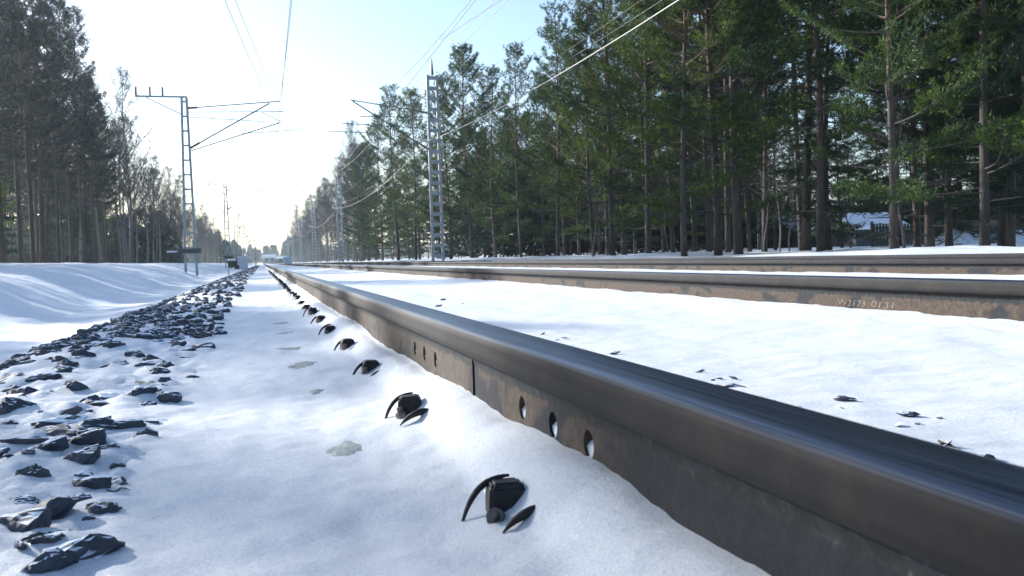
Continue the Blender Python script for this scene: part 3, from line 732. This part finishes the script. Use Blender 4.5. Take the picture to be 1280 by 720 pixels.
def pine_proto(seed,H,cb,cr,trunk_r,nb=46,lean=(0,0),dens=1.0,mat=None,shape='pine',twin=False):
    rr=random.Random(seed); T=MB(); P=[];D=[];S=[]
    def axis(z,off=0): 
        t=z/H; return Vector((lean[0]*t*H*.01*100/100*t+ .12*math.sin(t*5+seed)+off, lean[1]*t, z))
    def trunk(off=0,h=H,r0=trunk_r):
        pts=[axis(h*k/14,off*(.35+.65*min(1,k/5))) for k in range(15)]; pts[0].z-=.3
        T.tube(pts,[r0*(1.18 if k==0 else 1)*(1-.88*(k/14)**1.15) for k in range(15)],9)
    trunk()
    if twin: trunk(.75,H*.93,trunk_r*.75)
    golden=2.39996; az=rr.uniform(0,6)
    for i in range(nb):
        u=min(.99,max(.003,(i+.5)/nb+rr.uniform(-.02,.02))); z=cb+(H*.985-cb)*u**.9; az+=golden+rr.uniform(-.7,.7)
        if shape=='pine': prof_=(1-u)**.55*(.55+.45*math.sin(min(1,u*2.6)*PI/2))
        else: prof_=(1-u)**.85
        L=cr*prof_*(.75+.5*math.sin(az*1.0+z*.9+seed)**2)*rr.uniform(.5,1.15)+.25
        elev0=R(-8+50*u+rr.uniform(-10,12)) if shape=='pine' else R(-22+30*u)
        p=axis(z); dirv=Vector((math.cos(az),math.sin(az),0)); pts=[p.copy()]; n=7; el=elev0
        for k in range(n):
            el+=R(5 if shape=='pine' else 4); az2=rr.uniform(-.15,.15)
            dirv=(Matrix.Rotation(az2,3,'Z')@dirv); p=p+(dirv*math.cos(el)+Vector((0,0,math.sin(el))))*L/n; pts.append(p.copy())
        br=.012+.016*L*(trunk_r/.18)*.7
        T.tube(pts,[br*(1-.85*k/n) for k in range(n+1)],4,cap=False)
        step=.17/dens; s_=L*(rr.uniform(.30,.62) if shape=='pine' else .12)
        if shape=='pine' and dens<1.1 and rr.random()<.09: continue
        while s_<L:
            t=s_/L*n; k=min(n-1,int(t)); q=pts[k].lerp(pts[k+1],t-k); tang=(pts[k+1]-pts[k]).normalized()
            for side in (-1,1):
                tl=(.28+.48*(L-s_)**.6*.8)*rr.uniform(.5,1.15)*(1 if shape=='pine' else .8)
                sd=(tang.cross(Vector((0,0,1))).normalized()*side+tang*rr.uniform(.5,1.0)+Vector((0,0,rr.uniform(-.1,.45) if shape=='pine' else rr.uniform(-.5,-.05)))).normalized()
                m_=max(2,int(tl/.13))
                for e in range(1,m_+1):
                    P.append(q+sd*tl*e/m_+Vector((rr.gauss(0,.03),rr.gauss(0,.03),rr.gauss(0,.03)))); D.append(sd); S.append(rr.uniform(.13,.21))
            P.append(q); D.append(tang); S.append(.15)
            s_+=step*rr.uniform(.7,1.4)
        P.append(pts[-1]); D.append(tang); S.append(.2)
    # dead stubs below the crown
    for _ in range(9):
        z=rr.uniform(cb*.35,cb); a=rr.uniform(0,6.28); p=axis(z); l=rr.uniform(.3,1.1)
        T.tube([p,p+Vector((math.cos(a)*l,math.sin(a)*l,rr.uniform(-.25,.1)*l))],[.018,.005],4,cap=False)
    me=bpy.data.meshes.new('trunk'); me.from_pydata(T.v,[],T.f); me.update(); me.polygons.foreach_set('use_smooth',[True]*len(me.polygons)); me.materials.append(BARK)
    cm=tufts_mesh('crown',[p[:] for p in P],[d[:] for d in D],S,16,.021 if shape=='pine' else .022,mat or PINEG,seed)
    return me,cm,len(P)
def birch_proto(seed,H,trunk_r,spread=.36,thin=1.0):
    rr=random.Random(seed); T=MB(); W=MB()
    def branch(p,d,L,r,lev,mb):
        n=5; pts=[p.copy()]
        for k in range(n):
            d=(d+Vector((rr.gauss(0,.09),rr.gauss(0,.09),rr.gauss(0,.06)+(.07 if lev<3 else -.10)))).normalized()
            p=p+d*L/n; pts.append(p.copy())
        mb.tube(pts,[max(.0025,r*(1-.75*k/n)) for k in range(n+1)],5 if lev<2 else 3,cap=False)
        return pts,d
    pts=[Vector((.15*math.sin(k*.6+seed),.1*math.cos(k*.5+seed),H*k/12)) for k in range(13)]; pts[0].z=-.3
    T.tube(pts,[trunk_r*(1-.93*(k/12)) for k in range(13)],8)
    nb=30
    for i in range(nb):
        u=(i+.5)/nb; z=H*(.25+.72*u); k=min(11,int(z/H*12)); p=pts[k].lerp(pts[k+1],z/H*12-k); a=i*2.4+rr.uniform(-.4,.4)
        el=R(42+25*u); d=Vector((math.cos(a)*math.cos(el),math.sin(a)*math.cos(el),math.sin(el))); L=H*spread*(1-u)**.6*rr.uniform(.6,1.0)+.5
        b1,_=branch(p,d,L,trunk_r*.30*(1-u*.6),1,W)
        for q in range(7 if thin==1 else 4):
            t=rr.uniform(.25,1); kk=min(4,int(t*5)); pp=b1[kk].lerp(b1[kk+1],t*5-kk)
            dd=((b1[kk+1]-b1[kk]).normalized()+Vector((rr.gauss(0,.6),rr.gauss(0,.6),rr.gauss(.1,.3)))).normalized()
            b2,_=branch(pp,dd,L*.38*rr.uniform(.6,1.2),.016*thin,2,W)
            for q2 in range(6 if thin==1 else 2):
                t=rr.uniform(.15,1); kk=min(4,int(t*5)); p3=b2[kk].lerp(b2[kk+1],t*5-kk)
                dd=Vector((rr.gauss(0,.6),rr.gauss(0,.6),rr.gauss(-.1,.45))).normalized()
                branch(p3,dd,rr.uniform(.35,.9)*(1 if thin==1 else .5),.010*thin,3,W)
    def mk(nm,mb,mat):
        me=bpy.data.meshes.new(nm); me.from_pydata(mb.v,[],mb.f); me.update(); me.materials.append(mat); return me
    return mk('trunk',T,BIRCH),mk('crown',W,TWIG),0
PR={
 'tall':[pine_proto(1,17,5.8,2.7,.12,88,mat=PINE_BACKLIT,dens=1.1),pine_proto(2,18,6.6,2.6,.13,88,mat=PINE_BACKLIT,dens=1.1),pine_proto(3,16,5.2,2.8,.115,88,mat=PINE_BACKLIT,dens=1.1)],
 'full':[pine_proto(4,13,1.5,3.4,.10,100),pine_proto(5,14,1.9,3.6,.11,104),pine_proto(9,12,1.3,3.1,.10,82),pine_proto(14,13.5,1.0,3.6,.11,74,lean=(.9,.3))],
 'mid':[pine_proto(6,13,2.6,2.8,.095,70),pine_proto(7,14.5,3.0,3.0,.105,72)],
 'spruce':[pine_proto(8,12,.8,2.3,.14,80,mat=SPRUCEG,shape='spruce',dens=.8),pine_proto(10,10,.6,2.0,.13,75,mat=SPRUCEG,shape='spruce',dens=.8)],
 'lean':[pine_proto(11,14,5.6,2.4,.10,54,lean=(-1.1,0),twin=True)],
 'birch':[birch_proto(20,14,.12),birch_proto(21,15,.13,.32),birch_proto(22,13,.11,.4)],
 'young':[birch_proto(23,5,.05,.3,.5)],
}
print({k:[p[2] for p in v] for k,v in PR.items()})
tr=random.Random(5); ntree=0
NAMES={'tall':'pine_tree','full':'pine_tree','mid':'pine_tree','lean':'pine_tree','spruce':'spruce_tree','birch':'birch_tree','young':'young_birch'}
def tree(kind,X,Y,lab,group=None,s=1.0,v=None,rz=None,tilt=None):
    global ntree
    t_,c_,_n=PR[kind][v if v is not None else tr.randrange(len(PR[kind]))]
    r=empty(NAMES[kind],(X,Y,ground(X,Y)-.02),tr.uniform(0,6.28) if rz is None else rz)
    if tilt is None: tilt=(tr.gauss(0,.012),tr.gauss(0,.012))
    r.rotation_euler[0],r.rotation_euler[1]=tilt
    r.scale=(s*tr.uniform(.92,1.08),s*tr.uniform(.92,1.08),s)
    link_mesh('trunk',t_,None,r); link_mesh('crown',c_,None,r)
    tag(r,lab,'tree',group); ntree+=1; return r
# ---- right-hand wood, front trees (column, depth)
GR='pines at the front of the right-hand wood'
front=[('full',1231,19.5,1.0,'pale-trunked pine with low green boughs standing near the right edge',2),
('full',1262,24,1.2,'thick dark trunked pine at the far right edge of the photo',1),
('mid',1305,22,1.1,'pine cut off by the right edge of the photo',None),
('full',1158,24,1.05,'dark pine just right of the thin white birch sapling',3),
('full',1120,19,.8,'bright green low pine bough mass left of the pale-trunked pine',3),
('full',1190,23,.9,'leafy green pine close left of the pale-trunked pine',0),
('mid',1146,27,1.1,'dark slender pine touching the pine right of the birch sapling',None),
('mid',1028,24,1.1,'straight pine with one dark trunk left of the snowy roofed house',0),
('tall',1013,27,1.0,'thin dark pine directly behind left of the straight dark one',None),
('tall',1003,30,1.0,'third dark trunk in the tight cluster before the house',None),
('mid',928,25,1.15,'sturdy pine with a bare trunk in the middle of the right-hand wood',1),
('full',893,26,1.0,'pine left of the sturdy middle pine with reddish upper trunk',3),
('full',858,25,.95,'bright green bushy pine left of the sturdy middle pine',0),
('lean',812,30,1.0,'twin-stemmed pine leaning left, with bare pale stems',0),
('full',770,37,1.0,'lower green pine behind the leaning twin-stemmed pine',None),
('full',742,38,.86,'pine left of the leaning twin stems',None),
('full',700,44,.88,'pine with open crown against the sky, second left of the twin stems',3),
('mid',652,50,.88,'tall pine with tufted top right of the nearest right mast',0),
('full',620,54,.92,'round-topped pine second right of the nearest right mast',None),
('full',590,60,1.0,'pine with layered top immediately right of the nearest right mast',1),
('full',563,62,.95,'dense dark pine directly beside the nearest right mast',0),
('full',522,74,.98,'pine directly left of the nearest right mast',1),
('full',498,82,1.15,'pine second left of the nearest right mast',None),
('full',478,94,1.1,'broad pine third left of the nearest right mast',None),
('full',462,104,.95,'small pine at the foot of the far pines',1),
('full',452,112,1.05,'last pine before the row of bare birches on the right',None)]
for kind,px,z,s,lab,v in front:
    X,Y=at(px,z); tree(kind,X,Y,lab,GR,s,v)
tree('young',*at(1128,21.5),'thin white birch sapling between dark pine trunks at right',None,.75)
for i,(px,z,s) in enumerate([(958,30,.6),(973,29,.7),(990,28,.55),(1185,26,.8),(1060,40,.8),(745,34,.6),(835,30,.55)]):
    tree('young',*at(px,z),['slim sapling under the pines, leftmost of the three beside the house','slim pale sapling, middle of the three beside the house','short sapling, rightmost of the three beside the house','bare branching sapling left of the pale-trunked pine','sapling standing before the snowy house roof','bare sapling left of the leaning twin stems','bare sapling right of the leaning twin stems'][i],'saplings under the right-hand pines',s)
# rows behind
for row,(dx,n) in enumerate([(4,34),(9,32),(15,28)]):
    for k in range(n):
        px=440+(1300-440)*(k+tr.uniform(.1,.9))/n
        X0=13.5+dx+tr.uniform(-1.5,1.5)
        z=F*X0/(.965*(px-328)); z=min(z,260)
        X,Y=at(px,z)
        if 960<px<1240 and tr.random()<.55: continue
        kind=tr.choice(['tall','mid','full','full','spruce','mid'] if px>560 else ['mid','full','spruce'])
        s={'tall':.82,'mid':.9,'full':.95,'spruce':1.0}[kind]*(1.0 if px<560 or px>760 else .88)
        tree(kind,X,Y,'dark %s deep inside the right-hand wood behind the front pines'%('spruce' if kind=='spruce' else 'pine'),'trees deep inside the right-hand wood',s)
# bare birches far right row
for k in range(42):
    z=105+k*5.4+tr.uniform(-3,3); X=12.0+tr.uniform(-1.2,4)
    Y=(z-X*sp_)/cp
    tree('birch',X,Y,'grey bare birch in the hazy far end of the right-hand wood','bare birches at the far end of the right-hand wood',tr.uniform(.95,1.15))
for k in range(14):
    z=105+k*10; X=17+tr.uniform(-1,4); tree('spruce' if k%3 else 'mid',X,(z-X*sp_)/cp,'hazy conifer behind the far bare birches on the right','conifers behind the far birches',tr.uniform(.8,1.0))
# ---- left-hand wood
GL='tall pines at the edge of the left-hand wood'
lf=[(-25,43,1.0,'leftmost tall pine cut by the photo edge'),(8,46,1.02,'tall pine with dark stem at the left edge'),(28,50,.98,'slim dark pine between two pale stems at far left'),
(42,47,1.0,'left one of the pair of pale bare stems at left'),(58,51,1.02,'right one of the pair of pale bare stems at left'),(76,56,.98,'straight pine in the middle of the left-hand wood'),(90,60,1.02,'leaning pale stem right of the middle pine at left'),
(106,66,1.03,'tall dense-crowned pine at the right end of the left-hand pines'),(122,70,.88,'pine with stepped crown next to the bare birches at left'),(136,76,.78,'last lower pine before the bare birches on the left')]
for i,(px,z,s,lab) in enumerate(lf):
    X,Y=at(px,z); tree('tall',X,Y,lab,GL,s,i%3)
for row,(X0,n) in enumerate([(-16,9),(-20,11),(-25,11),(-30,9)]):
    for k in range(n):
        px=-20+165*(k+tr.uniform(0,1))/n; z=F*X0/(.965*(px-328)); X,Y=at(px,z)
        kind=tr.choice(['tall','mid','spruce','tall'])
        tree(kind,X,Y,'dark %s behind the front row of the left-hand wood'%('spruce' if kind=='spruce' else 'pine'),'trees behind the front of the left-hand wood',{'tall':1.0,'mid':1.1,'spruce':1.05}[kind])
for k in range(50):
    z=80+k*4.2+tr.uniform(-2,2); X=-12.3-tr.uniform(0,5)
    Y=(z-X*sp_)/cp; px=328+F*X/(.965*z)
    s=1.2 if z<110 else (1.0 if z<160 else .85)
    tree('birch',X,Y,'tall bare birch beside the left-hand pines' if z<110 else 'grey bare birch in the row receding along the left side','bare birches along the left side',s*tr.uniform(.85,1.1))
for k in range(12):
    z=95+k*14; X=-18+tr.uniform(-3,1); tree('spruce' if k%2 else 'mid',X,(z-X*sp_)/cp,'hazy conifer behind the left-hand bare birches','conifers behind the left birches',tr.uniform(.55,.75))
# unseen trees added left of the view, heights shaped to shade the tracks
SUN_AZ=40.0; SUN_EL=20.0
ct=1/math.tan(R(SUN_AZ))
for i,(gx,gy,X,kind,HH) in enumerate([(0,-1.2,-13,'birch',7.9),(0,.2,-12.4,'birch',7.6),(0,-.5,-15,'birch',8.6),(0,1.0,-14.4,'birch',8.0),(0,-1.6,-14.2,'birch',8.2),(0,2.5,-13,'spruce',7.1),(0,3.0,-14.4,'spruce',7.7),(0,3.6,-13,'spruce',7.2),(0,4.1,-14.6,'spruce',7.9),(0,4.6,-13,'spruce',7.1),(0,5.1,-14.6,'spruce',7.7),(0,3.3,-16,'full',8.3),(0,4.6,-16,'full',8.3),(0,8.6,-13,'spruce',6.9),(0,9.2,-14,'spruce',7.3),(0,9.4,-15.5,'full',8.2),(0,10.4,-14,'full',9.0),(0,14.6,-13,'full',6.3),(0,16.4,-13,'full',6.8),(0,18.4,-13.5,'full',6.6),(0,20.4,-13,'full',7.6),(0,22.5,-13,'full',8.4),
   (-3.5,18,-16,'full',7.6),(-3.5,20,-15,'full',7.8),(-3.5,23,-12.5,'full',7.6),(-3.5,26,-14,'full',8),(-3.5,29,-13,'full',7.8),(-3.5,32,-15,'full',8.5),(-3.5,35,-13,'full',8),(-3.5,39,-14,'full',8.6),(-3.5,43,-13,'full',8.6),(-3.5,18.5,-18,'full',9),(-3.5,25,-19,'full',9.6),(-3.5,33,-19,'full',9.6)]):
    s=HH/(14 if kind=='birch' else 12)
    Y=gy+(gx-X)*ct+0.0
    if Y>0 and X/Y>-.27: continue
    tree(kind,X,Y,('bare birch' if kind=='birch' else 'pine')+' added unseen left of the view, placed for its shade','unseen trees added for their shade',s,2 if kind=='full' else 0)
print('trees',ntree)

# ------------------------------------------------------------------ distant wood (reads as one mass)
def far_wood(name,spots,seed,lab):
    r=np.random.default_rng(seed); V=[];Fa=[];
    P=[];D=[];S=[]
    for (X,Y,H,w) in spots:
        n=420
        u=r.random(n)**.8; rad=w*(1-u)**.6*np.sqrt(r.random(n)); a=r.random(n)*2*PI
        p=np.stack([X+rad*np.cos(a),Y+rad*np.sin(a),(.05+.95*u)*H-.3],1); P.append(p)
        d=np.stack([np.cos(a),np.sin(a),.5*np.ones(n)],1); D.append(d); S.append(np.full(n,H*.10))
    P=np.concatenate(P);D=np.concatenate(D);S=np.concatenate(S)
    me=tufts_mesh(name,P,D,S,4,.16,SPRUCEG,seed)
    o=link_mesh(name,me); tag(o,lab,'wood',kind='stuff'); return o
sp=[]
for k in range(150):
    X=-75+k*1.35+tr.uniform(-2,2); sp.append((X,560+tr.uniform(-30,60),tr.uniform(7,12),3.2))
far_wood('distant_treeline',sp,31,'hazy line of distant trees across the end of the railway')
sp=[]
for k in range(46): sp.append((-11-tr.uniform(0,10),300+k*5,tr.uniform(8,12),3.0))
for k in range(46): sp.append((13+tr.uniform(0,10),330+k*5,tr.uniform(9,13),3.0))
far_wood('distant_treeline',sp,32,'hazy distant trees lining both sides of the railway far away')
sp=[]
for k in range(120): 
    px=590+k*6.3; z=78+tr.uniform(-8,14); X,Y=at(px,z); sp.append((X,Y,tr.uniform(5.5,9) if not 950<px<1240 else tr.uniform(3,4.5),3.0))
far_wood('background_wood',sp,33,'dense dark undergrowth and wood behind the right-hand pines')
sp=[]
for k in range(90):
    px=-60+k*3.; z=150+tr.uniform(-15,20); X,Y=at(px,z); sp.append((X,Y,tr.uniform(6,9),4.0))
far_wood('background_wood',sp,34,'dark wood far behind the left-hand stems')

# ------------------------------------------------------------------ buildings, fence, cabinets
def house(name,px,z,W,Dp,hw,hr,lab,wm=WALLW,rot=0,windows=2):
    X,Y=at(px,z); r=empty(name,(X,Y,ground(X,Y)),rot)
    m=MB(); m.box(-W/2,W/2,-Dp/2,Dp/2,-.3,hw); 
    m.add([(-W/2,-Dp/2,hw+.002),(-W/2,Dp/2,hw+.002),(-W/2,0,hw+hr),(W/2,-Dp/2,hw+.002),(W/2,Dp/2,hw+.002),(W/2,0,hw+hr)],[(0,1,2),(3,5,4)])
    m.build('wall',wm,r)
    m=MB(); e=.35
    for s in (-1,1):
        y0=s*(Dp/2+e); z0=hw-e*hr/(Dp/2)
        v=[(-W/2-e,y0,z0+.02),(W/2+e,y0,z0+.02),(W/2+e,0,hw+hr+.02),(-W/2-e,0,hw+hr+.02)]
        t=.22; v2=[(a,b,c+t) for a,b,c in v]
        m.add(v+v2,[(0,1,2,3),(4,7,6,5),(0,4,5,1),(1,5,6,2),(2,6,7,3),(3,7,4,0)])
    m.build('snowy_roof',SNOW2,r)
    for k in range(windows):
        xx=-W/2+W*(k+.5)/windows
        m=MB(); m.box(xx-.55,xx+.55,-Dp/2-.05,-Dp/2-.005,.8*hw/2,hw*.85); w=m.build('window',CAB,r)
        m=MB(); m.box(xx-.45,xx+.45,-Dp/2-.07,-Dp/2-.052,.8*hw/2+.1,hw*.85-.1); m.build('pane',GLASS,w)
    tag(r,lab,'house'); return r
house('house',1012,72,6.0,5,1.4,1.2,'low dark house with snow-covered roof half hidden behind the pines',windows=1)
for k,(px,z) in enumerate([(955,66),(985,70),(1025,68),(1062,72),(1100,66),(1140,70),(1180,64),(1220,68),(1245,58),(1010,80),(1085,82),(1160,84)]):
    X,Y=at(px,z); tree('spruce',X,Y,'dark spruce standing behind the snowy roofed house at right','spruces behind the house',.9)
for k,(px,z) in enumerate([(972,44),(1052,46),(1168,40)]):
    X,Y=at(px,z); tree('full' if k<2 else 'spruce',X,Y,['pine half covering the left end of the snowy roof','pine half covering the right end of the snowy roof','dark spruce behind the brush pile at right'][k],None,.7)
house('shed',1075,60,3.5,4,1.2,.8,'small shed with snowy roof right of the low dark house',windows=1)
house('house',338,330,4.2,5,2.2,.9,'tiny pale house at the far end of the railway',WALLY)
house('house',383,420,6,6,2.6,1,'tiny dark house beyond the far birches at the vanishing point')
house('house',352,390,5,5,2.0,.8,'wide tiny grey house under the distant treeline')
house('house',-30,150,9,6,2.2,1.6,'snowy roofed house glimpsed behind the leftmost stems')
house('house',180,190,16,7,2.0,1.4,'long snowy roof glimpsed behind the birches at left')
def board_fence(p0,p1,h,lab,board=.12,gap=.02):
    r=empty('board_fence',(p0[0],p0[1],0)); d=Vector((p1[0]-p0[0],p1[1]-p0[1],0)); L=d.length; r.rotation_euler=(0,0,math.atan2(d.y,d.x))
    m=MB(); x=0; rr=random.Random(4)
    while x<L:
        gx=p0[0]+d.x*x/L; gy=p0[1]+d.y*x/L; z=ground(gx,gy); m.box(x,x+board,0,.025,z-.1,z+h*rr.uniform(.96,1.03)); x+=board+gap
    m.build('board_panel',FENCEM,r)
    x=0
    while x<L:
        gx=p0[0]+d.x*x/L; gy=p0[1]+d.y*x/L; z=ground(gx,gy); m=MB(); m.box(x-.05,x+.05,.03,.13,z-.2,z+h+.08); m.build('post',FENCEM,r); x+=3
    m=MB(); 
    zs=ground(p0[0],p0[1]); 
    m.bar((0,.04,zs+h*.8),(L,.04,ground(p1[0],p1[1])+h*.8),.03,.09); m.build('rail_board',FENCEM,r)
    tag(r,lab,'fence')
a=at(-20,75); b=at(135,118)
board_fence(a,b,1.0,'low dark board fence behind the stems of the left-hand wood')
a=at(1092,42); b=at(1250,44)
board_fence(a,b,1.1,'grey board fence behind the birch sapling at right',.12,.05)
def snowpile(px,z,W,H,lab,nlog=9):
    X,Y=at(px,z); r=empty('brush_pile',(X,Y,ground(X,Y))); rr=random.Random(int(px))
    m=MB()
    for _ in range(nlog*5):
        a=rr.uniform(0,6.28); q=Vector((rr.uniform(-W/2,W/2),rr.uniform(-.8,.8),rr.uniform(0,H*.8))); d=Vector((math.cos(a),math.sin(a)*.5,rr.uniform(-.3,.6)))*rr.uniform(.5,1.6)
        m.tube([q-d/2,q,q+d/2+Vector((0,0,.1))],[.02,.03,.01],5)
    m.build('branches',FENCEM,r)
    m=MB(); n=18; vs=[];fs=[]
    for j in range(n+1):
        for i in range(n+1):
            u=i/n*2-1; v=j/n*2-1; d=max(0,1-u*u-v*v)**.5
            vs.append((u*W/2,v*1.0,H*d*(1+.5*noise.noise(Vector((u*3+px,v*3,0))))-.1-.35*abs(noise.noise(Vector((u*6,v*6+px,3))))))
    fs=[(j*(n+1)+i,j*(n+1)+i+1,(j+1)*(n+1)+i+1,(j+1)*(n+1)+i) for j in range(n) for i in range(n)]
    m.add(vs,fs); m.build('snow_cover',SNOW2,r,smooth=True)
    tag(r,lab,'brush pile')
snowpile(1196,36,2.6,.6,'snow-covered brush pile between the sapling and the pale-trunked pine')
snowpile(1262,36,2.4,.6,'snow-covered brush pile by the thick trunk at the right edge')
# trackside cabinets
def cabinet(px,z,W,Dp,H,lab):
    X,Y=at(px,z); r=empty('trackside_cabinet',(X,Y,ground(X,Y)))
    m=MB(); m.box(-W/2,W/2,-Dp/2,Dp/2,-.1,H); m.build('body',CAB,r,bevel=.02)
    m=MB(); m.box(-W/2-.05,W/2+.05,-Dp/2-.05,Dp/2+.05,H+.002,H+.12); m.build('snow_cap',SNOW2,r,bevel=.03)
    m=MB(); m.box(-W/2+.08,-.01,-Dp/2-.02,-Dp/2-.004,.1,H-.12); d=m.build('door',CAB,r)
    m=MB(); m.box(.01,W/2-.08,-Dp/2-.02,-Dp/2-.004,.1,H-.12); d=m.build('door',CAB,r)
    m=MB(); m.box(-.08,-.05,-Dp/2-.05,-Dp/2-.021,H*.45,H*.6); m.build('handle',DARKST,d)
    tag(r,lab,'cabinet')
cabinet(305,92,.95,.8,1.25,'pale trackside cabinet left of where the rails vanish')
cabinet(361,100,.85,.8,.75,'lower pale trackside cabinet right of where the rails vanish')
X,Y=at(289,32); X=-1.12; r=empty('marker_post',(X,Y,ground(X,Y)))
m=MB(); m.box(-.02,.02,-.02,.02,-.1,.58); m.build('post',GALV,r)
m=MB(); m.box(-.02,.30,-.1,.1,.36,.60); m.box(.20,.36,-.08,.08,.30,.44); m.build('lamp_box',BLACK,r,bevel=.01)
m=MB(); m.box(-.04,.26,-.11,.11,.603,.67); m.build('snow_cap',SNOW2,r,bevel=.02)
tag(r,'short post with black box and snow cap at the far end of the stone heap','marker post')
# a few far poles at left by the horizon
for i,(px,z,h) in enumerate([(277,150,5.5),(321,210,6),(296,190,9)]):
    X,Y=at(px,z); r=empty('line_pole',(X,Y,ground(X,Y))); m=MB(); m.tube([(0,0,-.2),(0,0,h)],[.11,.08],8); m.build('pole',DARKST,r)
    m=MB(); m.bar((-.6,0,h-.3),(.6,0,h-.3),.1); m.build('crossarm',DARKST,r)
    tag(r,['tiny dark pole left of the black box post near the horizon','tiny dark pole right of the pale cabinet near the horizon','tallest tiny pole above the pale cabinet near the horizon'][i],'pole','tiny poles near the horizon')

# ------------------------------------------------------------------ contrails, real vapour far up
def contrail(pA,pB,rad,lab):
    def dirp(px,py):
        xr=(px-640)/F; yr=-(py-360)/F
        return (cam_r*xr+cam_u*yr+cam_f)
    A=dirp(*pA); B=dirp(*pB); A=A*(9000/A.z); B=B*(9000/B.z)
    P=[A.lerp(B,k/20)+Vector((0,0,4*math.sin(k*1.7))) for k in range(21)]
    m=MB(); m.tube(P,[rad*(.85+.15*math.sin(k*.9)**2)*min(1,.2+k/5) for k in range(21)],8); o=m.build('contrail',CONT,smooth=True); tag(o,lab,'contrail')
fwd=Vector((math.sin(PSI)*math.cos(PITCH),math.cos(PSI)*math.cos(PITCH),-math.sin(PITCH)))
r0=Vector((math.cos(PSI),-math.sin(PSI),0)); u0=r0.cross(fwd)
cam_u=u0*math.cos(ROLL)+r0*math.sin(ROLL); cam_r=r0*math.cos(ROLL)-u0*math.sin(ROLL); cam_f=fwd
CONT,nt,b=newmat('vapour'); 
tb=N(nt,'ShaderNodeBsdfTransparent'); df=N(nt,'ShaderNodeBsdfTranslucent'); df.inputs[0].default_value=(.95,.95,.95,1)
mx=N(nt,'ShaderNodeMixShader'); mx.inputs[0].default_value=.35
nt.links.new(tb.outputs[0],mx.inputs[1]); nt.links.new(df.outputs[0],mx.inputs[2]); nt.links.new(mx.outputs[0],nt.nodes['Material Output'].inputs[0])
contrail((660,-22),(548,52),50,'bright short vapour trail near the top of the sky')
contrail((680,-40),(560,72),40,'fainter vapour trail right of the bright one')

# ------------------------------------------------------------------ haze
HAZE=True
if HAZE:
    m=MB(); m.box(-450,450,-60,3300,-3,26); hm=bpy.data.materials.new('haze'); hm.use_nodes=True; nt=hm.node_tree
    nt.nodes.remove(nt.nodes['Principled BSDF']); pv=N(nt,'ShaderNodeVolumePrincipled'); pv.inputs['Color'].default_value=(.72,.86,1,1)
    pv.inputs['Density'].default_value=.00038; pv.inputs['Anisotropy'].default_value=.55
    nt.links.new(pv.outputs[0],nt.nodes['Material Output'].inputs['Volume'])
    o=m.build('haze',hm); tag(o,kind='stuff'); tag(o,'thin bright winter haze over the railway','haze')

# ------------------------------------------------------------------ light, sky, camera
w=bpy.data.worlds.new('World'); scene.world=w; w.use_nodes=True; nt=w.node_tree
sky=nt.nodes.new('ShaderNodeTexSky'); sky.sky_type='NISHITA'; sky.sun_disc=False
sky.sun_elevation=R(SUN_EL)
# sun azimuth: SUN_AZ degrees left of +Y
sd=Vector((-math.sin(R(SUN_AZ))*math.cos(R(SUN_EL)),math.cos(R(SUN_AZ))*math.cos(R(SUN_EL)),math.sin(R(SUN_EL))))
sky.sun_rotation=math.atan2(sd.x,sd.y)
sky.air_density=1.0; sky.dust_density=1.1; sky.ozone_density=2.2
bg=nt.nodes['Background']; bg.inputs[1].default_value=.13; nt.links.new(sky.outputs[0],bg.inputs[0])
sl=bpy.data.lights.new('Sun','SUN'); sl.energy=5.0; sl.angle=R(.53); sl.color=(1,.965,.91)
so=bpy.data.objects.new('Sun',sl); C.objects.link(so); so.rotation_euler=sd.to_track_quat('Z','Y').to_euler()
cd=bpy.data.cameras.new('Camera'); co=bpy.data.objects.new('Camera',cd); C.objects.link(co)
M=Matrix((cam_r,cam_u,-cam_f)).transposed().to_4x4(); M.translation=Vector((0,0,CAMZ)); co.matrix_world=M
cd.sensor_width=36; cd.lens=F/1280*36; cd.clip_start=.02; cd.clip_end=60000
cd.dof.use_dof=True; cd.dof.focus_distance=2.2; cd.dof.aperture_fstop=20
scene.camera=co
scene.view_settings.view_transform='Standard'; scene.view_settings.look='None'; scene.view_settings.gamma=1
scene.view_settings.exposure=1.0
